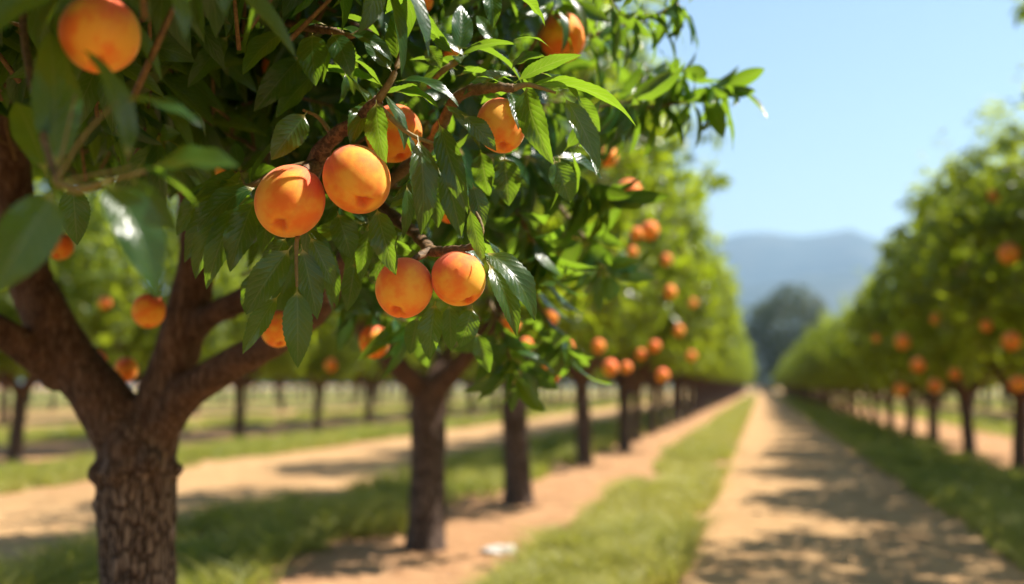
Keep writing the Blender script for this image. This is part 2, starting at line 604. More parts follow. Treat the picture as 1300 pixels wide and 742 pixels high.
def build_leaves(tmpl, base, d, n, L, W, bend, fold, twist, wav, rnd):
    """vectorised: N leaves -> verts, quads, uv, rnd.  d start direction, n upper-side normal"""
    U, V, WD, Q = tmpl
    N = len(base)
    d = unit(d)
    n = n - (n * d).sum(1, keepdims=True) * d
    n = unit(n)
    s = np.cross(d, n)
    k = np.where(np.abs(bend) < 1e-3, 1e-3, bend)[:, None]
    u = U[None, :]
    # the curve starts straight at the stalk, then bows down
    x = np.sin(k * u) / k
    z = -(1 - np.cos(k * u)) / k
    w = 0.5 * W[:, None] * WD[None, :]
    a = np.abs(V)[None, :]
    ph = (rnd * 40)[:, None]
    side = V[None, :] * w * np.cos(fold)[:, None]
    lift = a * w * np.sin(fold)[:, None] * (1.25 - 0.45 * a)
    lift = lift + wav[:, None] * W[:, None] * a ** 2 * np.sin(u * 17 + ph + V[None, :] * 1.3) * np.sin(np.pi * np.clip(u, 0, 1))
    tw = twist[:, None] * u
    side2 = side * np.cos(tw) - lift * np.sin(tw)
    lift2 = side * np.sin(tw) + lift * np.cos(tw)
    # local frame along the bent midrib
    tx, tz = np.cos(k * u), -np.sin(k * u)
    px = x * L[:, None] - tz * -lift2 * -1.0
    pz = z * L[:, None] + tx * lift2
    pts = base[:, None, :] + px[..., None] * d[:, None, :] + pz[..., None] * n[:, None, :] + side2[..., None] * s[:, None, :]
    nvt = len(U)
    q = (np.arange(N)[:, None, None] * nvt + Q[None]).reshape(-1, 4)
    uv = np.tile(np.c_[U, V * 0.5 + 0.5], (N, 1))
    return pts.reshape(-1, 3), q, uv, np.repeat(rnd, nvt)


class Soup:
    """collects arrays of several builds into one mesh"""
    def __init__(s):
        s.v, s.q, s.uv, s.r, s.m, s.k = [], [], [], [], [], 0

    def add(s, v, q, uv, r, mi=0):
        s.v.append(v)
        s.q.append(q + s.k)
        s.uv.append(uv)
        s.r.append(r)
        s.m.append(np.full(len(q), mi))
        s.k += len(v)

    def tube(s, pts, rad, seg=6, rnd=0.0, mi=0, knob=0.0):
        pts = np.asarray(pts, float)
        rad = np.asarray(rad, float)
        n = len(pts)
        tg = unit(np.gradient(pts, axis=0))
        ref = np.array([0.3, 0.2, 0.93])
        V = []
        for i in range(n):
            a = np.cross(tg[i], ref)
            if np.linalg.norm(a) < 0.05:
                a = np.cross(tg[i], [1, 0, 0])
            a = unit(a)
            b = np.cross(tg[i], a)
            for j in range(seg):
                t = 2 * math.pi * j / seg
                rr = rad[i] * (1 + knob * (RS.rand() - 0.5))
                V.append(pts[i] + rr * (math.cos(t) * a + math.sin(t) * b))
        V.append(pts[-1] + tg[-1] * rad[-1] * 0.7)
        V.append(pts[0] - tg[0] * rad[0] * 0.3)
        Q = [(i * seg + j, i * seg + (j + 1) % seg, (i + 1) * seg + (j + 1) % seg, (i + 1) * seg + j) for i in range(n - 1) for j in range(seg)]
        e, b0 = n * seg, n * seg + 1
        for j in range(0, seg, 2):
            Q.append(((n - 1) * seg + j, (n - 1) * seg + (j + 1) % seg, (n - 1) * seg + (j + 2) % seg, e))
            Q.append((j, b0, (j + 2) % seg, (j + 1) % seg))
        V = np.array(V)
        uv = np.zeros((len(V), 2))
        s.add(V, np.array(Q), uv, np.full(len(V), float(rnd)), mi)

    def mesh(s, name, mats):
        return np_mesh(name, np.concatenate(s.v), np.concatenate(s.q), mats, np.concatenate(s.uv), np.concatenate(s.r), np.concatenate(s.m))


def smooth_path(pts, n):
    """Catmull-Rom through the points"""
    pts = [np.asarray(p, float) for p in pts]
    pts = [2 * pts[0] - pts[1]] + pts + [2 * pts[-1] - pts[-2]]
    out = []
    segs = len(pts) - 3
    for k in range(n):
        t = k / (n - 1) * segs
        i = min(int(t), segs - 1)
        f = t - i
        a, b, c, d = pts[i:i + 4]
        out.append(0.5 * (2 * b + (c - a) * f + (2 * a - 5 * b + 4 * c - d) * f * f + (3 * b - a - 3 * c + d) * f ** 3))
    return np.array(out)


def rosette_leaves(rs, C, A, tmpl, per, Lm, droop=0.55, wr=0.30, up=0.5):
    """leaves in whorls: centres C, outward axes A"""
    N = len(C)
    cnt = rs.randint(per[0], per[1] + 1, N)
    idx = np.repeat(np.arange(N), cnt)
    k = np.concatenate([np.arange(c) for c in cnt])
    M = len(idx)
    c, a = C[idx], unit(A[idx])
    ref = np.where(np.abs(a[:, 2:3]) > 0.9, np.array([[1.0, 0, 0]]), np.array([[0, 0, 1.0]]))
    e1 = unit(np.cross(a, ref))
    e2 = np.cross(a, e1)
    ph = k * 2.399 + rs.rand(N)[idx] * 6.28 + rs.randn(M) * 0.25
    el = np.radians(35 + 60 * rs.rand(M))
    rd = np.cos(ph)[:, None] * e1 + np.sin(ph)[:, None] * e2
    d = np.cos(el)[:, None] * a + np.sin(el)[:, None] * rd
    d[:, 2] -= droop * (0.4 + 0.8 * rs.rand(M))
    d = unit(d)
    n = np.cos(el)[:, None] * -rd + np.sin(el)[:, None] * a
    n = n + rs.randn(M, 3) * 0.25
    n[:, 2] += up
    back = (k / np.maximum(cnt[idx], 1) - 0.3)[:, None] * a * Lm * 0.5
    L = Lm * (0.65 + 0.55 * rs.rand(M))
    W = L * wr * (0.85 + 0.3 * rs.rand(M))
    return build_leaves(tmpl, c - back, d, n, L, W, 0.35 + 0.9 * rs.rand(M), np.radians(8 + 30 * rs.rand(M)),
                        rs.randn(M) * 0.35, 0.02 + 0.05 * rs.rand(M), rs.rand(M))


# ------------------------------------------------------------------ peaches
def peach_mesh():
    nt, npz = 56, 72
    t = np.linspace(0, math.pi, nt + 1)
    p = np.arange(npz) / npz * 2 * math.pi
    T, Pp = np.meshgrid(t, p, indexing='ij')
    r = 1.0 + 0.025 * np.cos(2 * Pp) * np.sin(T) + 0.02 * np.sin(3 * T)
    dp = np.abs((Pp + math.pi) % (2 * math.pi) - math.pi)
    r = r - 0.050 * np.exp(-(dp / 0.13) ** 2) * np.sin(np.clip(T, 0, math.pi)) ** 0.7
    r = r - 0.34 * np.exp(-(T / 0.26) ** 2)
    pit = np.exp(-((math.pi - T) / (0.25 + 0.09 * np.cos(2 * Pp + 0.6) + 0.03 * np.cos(5 * Pp))) ** 3)
    r = r - 0.19 * pit
    r = r + 0.020 * np.exp(-((math.pi - T - 0.30) / 0.10) ** 2)
    s = 1 - 0.07 * (np.cos(T) < 0) * np.cos(T) ** 2
    x = r * np.sin(T) * np.cos(Pp) * s
    y = r * np.sin(T) * np.sin(Pp) * s
    z = r * np.cos(T) * 1.03
    v = np.stack([x, y, z], -1).reshape(-1, 3)
    q = [(i * npz + j, (i + 1) * npz + j, (i + 1) * npz + (j + 1) % npz, i * npz + (j + 1) % npz) for i in range(nt) for j in range(npz)]
    return np_mesh('peach', v, np.array(q), M_PEACH)


def stem_mesh():
    s = Soup()
    s.tube(smooth_path([(0, 0, 0.58), (0.03, 0.0, 0.85), (0.10, 0.05, 1.25)], 6), [0.07, 0.055, 0.05, 0.05, 0.06, 0.07], 6, 0.1)
    return s.mesh('stem', M_TWIG)


ME_PEACH, ME_STEM = peach_mesh(), stem_mesh()
PR = random.Random(12)


def peach(px, py, dia, d, label, down=(0.0, 0.8), seam=0.0, group=None, stem=False, stretch=1.0):
    """down: where the blossom end points in the view (right, down); the rest points at the camera"""
    if group and group.startswith('blurred') and 3.0 < d < 6.0 and py > 250:
        dia, d = 0.86 * dia * d / (d + 0.3), d + 0.3        # a little deeper among the leaves
    o = link('peach', ME_PEACH)
    R = 0.5 * dia * d / 1300
    rx, dn = down
    c = math.sqrt(max(0.0, 1 - rx * rx - dn * dn))
    ax = rx * RGT - dn * UPV - c * FWD           # direction of the blossom end
    zax = -unit(ax)
    xr = unit(np.cross(np.cross(zax, -FWD + 0.3 * RGT), zax))
    ya = np.cross(zax, xr)
    xa = math.cos(seam) * xr + math.sin(seam) * ya
    ya = np.cross(zax, xa)
    p = P(px, py, d)
    xa, ya = xa * PR.uniform(0.94, 1.05), ya * PR.uniform(0.94, 1.05)
    stretch = stretch * PR.uniform(0.94, 1.06)
    o.matrix_world = Matrix(((xa[0] * R, ya[0] * R, zax[0] * R * stretch, p[0]), (xa[1] * R, ya[1] * R, zax[1] * R * stretch, p[1]),
                             (xa[2] * R, ya[2] * R, zax[2] * R * stretch, p[2]), (0, 0, 0, 1)))
    tag(o, label, 'peach', group)
    if stem:
        link('stem', ME_STEM, o)
    return o


FG, BG = 'peaches hanging on the nearest tree', 'blurred peaches farther along the rows'
HERO = 1.36
peach(368, 256, 90, HERO, 'large orange peach with a red streaked seam, touching its twin under the scaly branch', (-0.13, 0.72), 0.25, FG, True)
peach(453, 228, 91, HERO - 0.01, 'large golden peach with a bright sun fleck, right-hand one of the sharp upper pair', (0.30, 0.70), -0.9, FG, True)
peach(513, 366, 74, 1.40, 'golden peach with a reddish pit, lower hanging one of the pair beneath the hero leaves', (-0.15, 0.78), 2.6, FG, True)
peach(582, 354, 68, 1.39, 'rounded orange peach tucked against a white-edged leaf, upper one of the lower pair', (0.38, 0.80), -1.6, FG, True)
peach(636, 160, 66, 1.42, 'single sharp peach with a small dark dot, below the yellow-green leaf whorl', (0.12, 0.80), 2.2, FG, True, 1.14)
peach(500, 170, 70, 1.52, 'peach half covered by a hanging dark leaf, just behind the upper pair', (0.2, 0.9), 1.0, FG)
peach(714, 48, 62, 1.95, 'soft-focus red-orange peach high among backlit leaves near the sky', (0.1, 0.9), 0.8, FG)
peach(127, 44, 99, 0.98, 'large blurred dark orange peach in the deep shade close to the lens', (0.1, 0.9), 0.4, FG, True)
peach(353, 418, 46, 1.72, 'peach peeping out from behind the front-facing veined hanging leaf', (0.2, 0.8), 1.4, FG)
peach(475, 434, 40, 2.15, 'round shaded peach hanging alone below the lower sharp pair', (0.1, 0.85), 1.1, FG)
peach(189, 395, 44, 2.15, 'orange peach hanging on a thin stalk in the gap between two limbs', (0.0, 0.9), 1.6, FG, True)
peach(117, 461, 38, 2.75, 'blurred peach low beside the thick leaning limb, above the stub', (0.0, 0.8), 2.1, FG)
peach(160, 470, 32, 2.9, 'smaller blurred peach low in the fork of the near trunk', (0.2, 0.8), 0.2, FG)
peach(77, 313, 34, 2.35, 'red-orange blurred peach partly behind a dark near leaf beside the limb', (0.0, 0.8), 0.2, FG)
peach(134, 385, 20, 4.6, 'tiny dim red peach between the limbs, deep in shade', (0.0, 0.8), 0.5, BG)
peach(570, 268, 30, 1.75, 'orange sliver of a peach behind dark hanging leaves above the lower pair', (0.0, 0.8), 0.8, FG)
peach(484, 338, 26, 1.75, 'small part-hidden peach at the shoulder of the lower golden peach', (0.0, 0.8), 0.5, FG)
peach(286, 216, 26, 1.9, 'dark red peach nearly hidden in the shaded leaves left of the upper pair', (0.0, 0.8), 0.3, FG)
peach(345, 84, 28, 1.9, 'dark red peach glimpsed through shaded leaves near the top of the canopy', (0.0, 0.8), 0.3, FG)
peach(262, 56, 30, 2.0, 'dim red peach high in the darkest part of the canopy', (0.0, 0.8), 0.7, FG)
peach(536, 1, 30, 1.8, 'orange peach cut by the top edge above the silvery leaf', (0.0, 0.8), 0.9, FG)
peach(570, 66, 26, 1.9, 'red-orange peach behind the upright yellow-green leaf', (0.0, 0.8), 0.9, FG)
peach(420, 464, 20, 4.9, 'small far peach low under the canopy of the second tree', (0.0, 0.8), 0.4, BG)
peach(541, 500, 26, 4.78, 'blurred peach in the fork of the second tree trunk', (0.0, 0.8), 0.9, BG)
peach(694, 470, 40, 2.7, 'blurred sunlit peach, lower of two overlapping beyond the hero branch', (0.1, 0.85), 1.9, BG)
peach(712, 444, 35, 2.85, 'blurred sunlit peach, upper of two overlapping beyond the hero branch', (0.1, 0.85), 0.9, BG)
peach(798, 246, 36, 3.1, 'blurred peach standing out highest on the sunlit crowns facing the sky', (0.1, 0.85), 0.4, BG)
peach(825, 293, 28, 3.9, 'blurred peach on the outer edge of the sunlit crowns', (0.1, 0.85), 0.7, BG)
peach(808, 297, 21, 3.8, 'small blurred peach snug beside a bigger one at the sunlit crown edge', (0.1, 0.85), 1.7, BG)
peach(803, 320, 17, 4.4, 'little red-orange peach just beneath the pair at the sunlit crown edge', (0.1, 0.85), 1.7, BG)
peach(851, 371, 21, 4.9, 'solitary blurred peach farthest out on the sunlit crowns', (0.1, 0.85), 2.7, BG)
peach(648, 411, 28, 2.6, 'shaded blurred peach just past the white-edged leaf', (0.1, 0.85), 2.7, BG)
peach(668, 438, 18, 2.9, 'dim small peach sunk in leaves beside the white-edged leaf', (0.1, 0.85), 2.7, BG)
peach(760, 440, 22, 4.6, 'blurred peach in the middle of the sunlit third tree', (0.1, 0.85), 2.7, BG)
peach(775, 467, 25, 4.3, 'red-orange blurred peach, left one of a low touching pair', (0.1, 0.85), 0.2, BG)
peach(795, 467, 19, 4.5, 'red-orange blurred peach, right one of a low touching pair', (0.1, 0.85), 0.2, BG)
peach(841, 477, 22, 4.8, 'blurred peach lowest on the sunlit crowns next to the verge', (0.1, 0.85), 0.2, BG)
peach(831, 440, 19, 4.9, 'pale orange peach above the lowest one on the sunlit crowns', (0.1, 0.85), 0.2, BG)
peach(814, 450, 17, 4.9, 'faint red peach close to the trunk side of the sunlit crowns', (0.1, 0.85), 0.2, BG)
peach(698, 403, 22, 3.0, 'reddish peach half sunk in leaves above the two overlapping ones', (0.1, 0.85), 0.2, BG)
peach(1281, 322, 26, 6.7, 'red-orange peach highest on the shaded row', (0.0, 0.85), 0.2, BG)
peach(1284, 433, 23, 6.6, 'bright orange peach midway down the nearest shaded tree', (0.0, 0.85), 0.2, BG)
peach(1252, 414, 15, 7.0, 'small orange peach high in the gap between nearest shaded crowns', (0.0, 0.85), 0.2, BG)
peach(1146, 434, 19, 9.5, 'dim orange peach on the shaded row, farthest up the track', (0.0, 0.85), 0.2, BG)
peach(1165, 464, 17, 8.8, 'dim orange peach low on the shaded row above thin trunks', (0.0, 0.85), 0.2, BG)
peach(1143, 495, 16, 9.6, 'dim peach under the crowns of the shaded row, lowest and farthest', (0.0, 0.85), 0.2, BG)
peach(1187, 490, 16, 8.0, 'dim peach hanging at the hem of the third shaded crown', (0.0, 0.85), 0.2, BG)
peach(1212, 475, 14, 7.5, 'faint orange peach over the second dark trunk of the shaded row', (0.0, 0.85), 0.2, BG)
peach(1292, 488, 21, 6.6, 'orange peach lowest on the nearest shaded tree, beside its trunk', (0.0, 0.85), 0.2, BG)
peach(648, 372, 18, 3.6, 'tiny orange peach glimmering through leaves right of the lower pair', (0.0, 0.85), 0.2, BG)

for px, py, dia, d, lab in [
    (738, 300, 24, 3.2, 'shaded blurred peach deep in leaves left of the highest sunlit-crown peach'),
    (772, 200, 26, 3.4, 'blurred peach high up, beneath the spray that reaches into the sky'),
    (862, 420, 14, 7.0, 'tiny blurred peach on the fourth sunlit crown'),
    (878, 452, 12, 9.0, 'tiny pale peach low on the fifth sunlit crown'),
    (846, 330, 15, 6.3, 'tiny blurred peach high on the third sunlit crown'),
    (880, 385, 11, 9.0, 'tiny orange dot of a peach high on the fifth sunlit crown'),
    (1222, 345, 15, 7.4, 'small dim peach high on the second crown of the shaded row'),
    (1262, 250, 17, 7.0, 'dim peach near the top of the nearest shaded crown'),
    (1188, 405, 13, 8.0, 'small dim peach midway up the third shaded crown'),
    (1112, 430, 10, 11.0, 'tiny dim peach on the fifth shaded crown'),
]:
    peach(px, py, dia, d, lab, (0.0, 0.85), px * 0.37, BG)

# ------------------------------------------------------------------ trunks
def trunk_mesh(name, paths, voxel, bark_amp, mat, knobs=(), keep_z=0.62):
    """paths: list of (points, radii); tubes are fused into one skin, then the bark is carved"""
    s = Soup()
    for pts, rad in paths:
        n = max(6, len(pts) * 5)
        c = smooth_path(pts, n)
        r = np.interp(np.linspace(0, 1, n), np.linspace(0, 1, len(rad)), rad)
        s.tube(c, r, 14)
    bm = bmesh.new()
    me0 = s.mesh('raw', mat)
    bm.from_mesh(me0)
    for p, r in knobs:
        bmesh.ops.create_icosphere(bm, subdivisions=3, radius=r, matrix=Matrix.Translation(Vector(p)))
    bm.to_mesh(me0)
    bm.free()
    tmp = link('raw', me0)
    rm = tmp.modifiers.new('r', 'REMESH')
    rm.mode = 'VOXEL'
    rm.voxel_size = voxel
    sm = tmp.modifiers.new('s', 'SMOOTH')
    sm.iterations = 6
    sm.factor = 0.6
    dg = bpy.context.evaluated_depsgraph_get()
    me = bpy.data.meshes.new_from_object(tmp.evaluated_get(dg))
    bpy.data.objects.remove(tmp)
    bpy.data.meshes.remove(me0)
    me.name = name
    me.materials.clear()
    me.materials.append(mat)
    if bark_amp:
        n = len(me.vertices)
        co = np.zeros(n * 3, np.float32)
        no = np.zeros(n * 3, np.float32)
        me.vertices.foreach_get('co', co)
        me.vertex_normals.foreach_get('vector', no)
        co, no = co.reshape(-1, 3), no.reshape(-1, 3)
        h = np.zeros(n)
        for i in range(n):
            x, y, z = map(float, co[i])
            a = noise.noise(Vector((x * 9, y * 9, z * 5))) * 0.9
            low = 1.0 if z < keep_z - 0.06 else max(0.25, 1 - (z - keep_z + 0.06) / 0.25)
            ridg = abs(noise.noise(Vector((x * 42, y * 42, z * 9)))) * -1.7 * low
            ring = noise.noise(Vector((x * 16, y * 16, z * 60))) * 0.35 * (1.1 - low)
            h[i] = a + ridg + ring + 0.3 * noise.noise(Vector((x * 80, y * 80, z * 60)))
        co = co + no * (h * bark_amp)[:, None]
        me.vertices.foreach_set('co', co.astype(np.float32).ravel())
    me.polygons.foreach_set('use_smooth', np.ones(len(me.polygons), bool))
    me.update()
    return me


# the nearest tree, about two and a half metres from the lens
T1 = np.array([-1.49, 2.28, 0.0])
t1 = empty('peach_tree', T1)
tag(t1, 'thick forked peach tree nearest the camera with fissured grey bark', 'tree', 'peach trees in the sunlit row')
D1 = 2.50


def q1(px, py, d=D1):
    return P(px, py, d) - T1


def pr(w, d=D1):
    return 0.5 * w * d / 1300


paths = [
    ([q1(176, 905), q1(176, 800), q1(175, 700), q1(173, 620), q1(172, 560), q1(168, 530)], [pr(118), pr(96), pr(96), pr(100), pr(98), pr(70)]),
    ([q1(166, 575), q1(135, 515), q1(98, 465), q1(62, 405), q1(36, 345), q1(18, 250, 2.45), q1(10, 120, 2.4), q1(14, 0, 2.35), q1(40, -160, 2.3)],
     [pr(80), pr(74), pr(66), pr(60), pr(54), pr(50), pr(46), pr(38), pr(22)]),
    ([q1(82, 480), q1(40, 448, 2.45), q1(5, 424, 2.4), q1(-60, 380, 2.3), q1(-150, 290, 2.2)], [pr(50), pr(44), pr(38), pr(32), pr(20)]),
    ([q1(190, 570), q1(205, 505), q1(226, 440), q1(242, 380), q1(250, 320), q1(246, 250), q1(256, 150), q1(280, 0), q1(300, -150)],
     [pr(70), pr(62), pr(56), pr(52), pr(46), pr(40), pr(34), pr(26), pr(16)]),
    ([q1(236, 425), q1(268, 400, 2.45), q1(312, 378, 2.4), q1(352, 330, 2.3), q1(385, 280, 2.1)], [pr(38), pr(34), pr(30), pr(24), pr(16)]),
    ([q1(200, 555), q1(232, 505, 2.45), q1(285, 468, 2.4), q1(345, 436, 2.3), q1(400, 395, 2.1), q1(440, 330, 1.95), q1(470, 250, 1.85)],
     [pr(48), pr(46), pr(42), pr(36), pr(30), pr(24), pr(14)]),
    ([q1(150, 545), q1(141, 512), q1(136, 494)], [pr(46), pr(36), pr(28)]),
]
knobs = [(q1(150, 598, D1 - 0.07), 0.040), (q1(130, 600, D1 - 0.05), 0.035), (q1(190, 585, D1 - 0.075), 0.030), (q1(222, 596, D1), 0.022), (q1(126, 640, D1), 0.02)]
me = trunk_mesh('trunk', paths, 0.0075, 0.0055, M_BARK, knobs)
link('trunk', me, t1)

# ------------------------------------------------------------------ the sharp fruiting branches with their leaves
br = Soup()
T1b = T1


def twig(pts, r0, r1, rnd=0.0, n=None, knob=0.25, seg=8, soup=None):
    n = n or len(pts) * 5
    c = smooth_path([np.asarray(P(*p)) - T1b for p in pts], n)
    (soup or br).tube(c, np.linspace(r0, r1, n), seg, rnd, knob=knob)


twig([(388, 278, 2.08), (392, 240, 1.70), (402, 205, 1.46), (424, 175, 1.42), (455, 152, 1.39), (480, 128, 1.36)], 0.016, 0.0075, 0.0, 34, 0.45)
twig([(480, 128, 1.36), (500, 95, 1.36), (512, 60, 1.37)], 0.006, 0.003, 0.5, 12)
twig([(404, 205, 1.46), (392, 213, 1.40), (385, 218, 1.37)], 0.009, 0.006, 0.0, 8, 0.5)
twig([(478, 132, 1.36), (520, 170, 1.37), (572, 190, 1.40)], 0.004, 0.002, 0.8)
twig([(470, 250, 1.85), (540, 190, 1.6), (580, 125, 1.45), (620, 112, 1.38), (652, 112, 1.36)], 0.011, 0.006, 0.25, 30, 0.4)
twig([(580, 78, 1.45), (560, 92, 1.45), (545, 110, 1.5)], 0.0045, 0.004, 0.6)
twig([(652, 112, 1.36), (672, 108, 1.36), (705, 118, 1.36)], 0.005, 0.002, 0.8)
twig([(470, 250, 1.85), (530, 300, 1.6), (548, 318, 1.45), (575, 318, 1.40), (605, 312, 1.39)], 0.010, 0.005, 0.1, 30, 0.5)
twig([(548, 318, 1.45), (530, 326, 1.42), (520, 334, 1.40)], 0.006, 0.004, 0.1, 8, 0.5)
twig([(605, 312, 1.39), (612, 290, 1.39), (600, 260, 1.40)], 0.004, 0.002, 0.6)
twig([(385, 290, 1.45), (378, 300, 1.36), (376, 330, 1.34), (377, 364, 1.33)], 0.0035, 0.002, 0.7)
twig([(402, 205, 1.46), (350, 220, 1.45), (318, 236, 1.44), (285, 242, 1.44)], 0.006, 0.003, 0.5)
twig([(424, 175, 1.42), (405, 150, 1.43), (385, 140, 1.43)], 0.004, 0.002, 0.6)
twig([(280, 0, 2.4), (330, 20, 1.8), (390, 35, 1.5), (425, 40, 1.42)], 0.009, 0.005, 0.2, 24)
twig([(425, 40, 1.42), (450, 45, 1.41), (480, 20, 1.4)], 0.005, 0.003, 0.4)
link('fruiting_branch', br.mesh('fruiting_branch', M_TWIG), t1)

nb = Soup()
twig([(60, -160, 1.4), (30, 0, 1.1), (48, 140, 0.95), (72, 232, 0.86)], 0.005, 0.0028, 0.2, 24, soup=nb)
twig([(72, 232, 0.86), (110, 236, 0.86), (150, 226, 0.86), (185, 218, 0.86)], 0.0022, 0.0014, 0.9, soup=nb)
twig([(72, 232, 0.86), (104, 176, 0.86), (146, 131, 0.86)], 0.0014, 0.0010, 0.9, soup=nb)
twig([(72, 232, 0.86), (80, 190, 0.87), (96, 120, 0.88)], 0.0013, 0.0009, 0.9, soup=nb)
twig([(72, 232, 0.86), (120, 222, 0.86), (168, 212, 0.87)], 0.0013, 0.0009, 0.9, soup=nb)
twig([(72, 232, 0.86), (100, 243, 0.85), (136, 230, 0.84)], 0.003, 0.002, 0.9, soup=nb)
link('shaded_branch', nb.mesh('shaded_branch', M_TWIG), t1)

# base x, base y, tip x, tip y, width px, depth, tip depth offset, normal: degrees from facing the lens (0) to facing up (90), sideways tilt, bend
LV = [[
    # around the upper pair
    (478, 127, 491, 208, 40, 1.32, -.02, 20, -.5, .5), (484, 120, 558, 140, 32, 1.36, .00, 105, .1, 1.0), (502, 104, 584, 138, 30, 1.38, -.01, 55, .2, .7),
    (505, 82, 508, 6, 36, 1.40, .03, 40, -.6, .5), (498, 92, 462, 48, 32, 1.40, .02, 30, .2, .4), (500, 72, 489, 28, 22, 1.42, .05, -20, .4, .2),
    (440, 44, 500, 82, 26, 1.37, .0, 40, .2, .6), (421, 42, 447, 100, 36, 1.35, -.02, 18, .1, .5), (438, 92, 430, 132, 15, 1.36, .0, 60, .5, .4),
    (397, 42, 401, 110, 42, 1.37, -.03, 25, -.2, .6), (414, 32, 364, 46, 26, 1.40, -.02, 55, 0, .7), (362, 42, 308, 96, 38, 1.42, -.03, 35, -.1, .8),
    (390, 142, 344, 204, 46, 1.36, -.02, 12, .1, .3), (330, 30, 240, 52, 26, 1.50, -.03, 65, 0, .9), (386, 68, 322, 142, 42, 1.50, -.02, 25, .2, .5),
    (404, 90, 350, 150, 38, 1.53, .0, 15, -.2, .4), (292, 44, 238, 112, 32, 1.55, -.02, 30, .2, .7), (350, 40, 300, 70, 28, 1.58, 0, 40, .2, .7),
], [
    # whorl over the single peach
    (658, 112, 808, 162, 34, 1.36, -.03, 108, .1, 1.0), (668, 108, 703, 210, 44, 1.35, -.05, 18, -.4, .7), (714, 120, 761, 216, 38, 1.36, -.04, 15, .6, .6),
    (652, 106, 739, 70, 28, 1.36, -.02, 115, .1, .6), (684, 92, 738, 132, 28, 1.38, -.02, 60, .2, .9), (648, 92, 692, 72, 24, 1.40, .02, 110, 0, .5),
    (650, 52, 697, 60, 22, 1.42, .0, 75, 0, .6), (582, 74, 656, 57, 18, 1.42, .0, 118, 0, .5), (582, 70, 585, 6, 36, 1.46, .03, -15, .3, .3),
    (580, 72, 538, 10, 22, 1.46, .02, -30, -.3, .5), (524, 14, 558, 50, 28, 1.44, -.01, 120, .2, .5), (542, 56, 560, 88, 26, 1.48, 0, -15, .2, .3),
    (654, -8, 692, 34, 28, 1.42, -.02, 115, .2, .5), (622, -14, 626, 36, 28, 1.45, -.02, 20, .2, .4), (530, 172, 534, 300, 44, 1.37, -.02, 14, .3, .4),
    (556, 152, 594, 272, 38, 1.37, -.03, 22, -.2, .7), (586, 145, 630, 192, 30, 1.36, -.01, 30, .1, .5), (604, 98, 642, 112, 18, 1.37, 0, 75, 0, .5),
    (562, 132, 610, 190, 26, 1.41, -.02, 45, .3, .6), (658, 120, 690, 156, 24, 1.42, 0, -20, .3, .4), (730, 120, 762, 168, 30, 1.46, 0, -20, .2, .4),
    (640, 196, 646, 262, 44, 1.52, 0, 15, 0, .3), (702, 200, 724, 258, 40, 1.48, 0, 18, .2, .3), (610, 190, 622, 250, 36, 1.52, 0, 15, -.2, .4),
    (630, 60, 605, 20, 28, 1.52, .02, 20, .2, .4), (545, 40, 590, 72, 26, 1.5, 0, 50, .2, .5),
], [
    # around the lower pair
    (612, 318, 679, 408, 48, 1.37, -.03, 25, .6, .9), (618, 332, 656, 428, 36, 1.40, -.02, 20, .3, .6), (596, 262, 615, 336, 24, 1.37, -.01, 55, -.6, .4),
    (600, 232, 613, 292, 30, 1.40, 0, 18, .3, .4), (564, 205, 586, 302, 38, 1.41, 0, 12, -.2, .4), (478, 262, 503, 350, 42, 1.36, -.02, 20, -.3, .5),
    (553, 382, 545, 458, 38, 1.42, -.01, 15, -.2, .4), (600, 388, 584, 442, 34, 1.43, 0, 25, .3, .5), (604, 420, 622, 474, 28, 1.65, 0, -25, .2, .3),
    (570, 384, 572, 446, 30, 1.50, 0, -10, .2, .3), (516, 232, 511, 304, 20, 1.40, 0, 30, .6, .4), (545, 212, 556, 290, 34, 1.48, .0, 15, .3, .4),
    (500, 300, 470, 360, 32, 1.52, .0, 15, .2, .4), (530, 400, 520, 450, 30, 1.56, 0, 20, .2, .4), (640, 330, 660, 380, 30, 1.50, 0, -20, .2, .4),
], [
    # the spray hanging under the upper pair
    (377, 362, 378, 468, 44, 1.33, -.01, 4, .05, .25), (371, 312, 312, 400, 50, 1.34, -.01, 10, -.15, .35), (382, 310, 403, 406, 40, 1.35, .0, 12, .3, .4),
    (392, 298, 425, 366, 34, 1.37, .0, 15, .2, .5), (356, 372, 308, 450, 34, 1.38, .0, 12, -.3, .3), (332, 340, 311, 398, 32, 1.40, .0, 15, -.3, .4),
    (428, 268, 446, 330, 42, 1.42, .0, 14, .1, .4), (472, 284, 458, 358, 28, 1.46, .0, 20, -.2, .4), (364, 300, 340, 350, 36, 1.42, .0, 15, -.1, .4),
    (404, 300, 428, 390, 30, 1.46, 0, 15, .2, .4), (450, 330, 440, 396, 30, 1.52, 0, 15, .2, .4),
], [
    # the fan to the left of the pair
    (328, 238, 250, 296, 42, 1.40, -.03, 35, -.2, .9), (325, 250, 292, 346, 48, 1.41, -.02, 14, -.1, .5), (306, 250, 262, 368, 40, 1.45, -.02, 18, -.2, .5),
    (292, 258, 248, 355, 40, 1.47, -.02, 20, -.3, .6), (290, 236, 234, 334, 40, 1.50, -.02, 25, -.2, .7), (310, 232, 240, 262, 34, 1.50, -.02, 50, 0, .8),
    (270, 236, 224, 300, 36, 1.56, -.02, 30, 0, .6), (344, 250, 332, 320, 34, 1.46, 0, 10, .2, .4),
]]
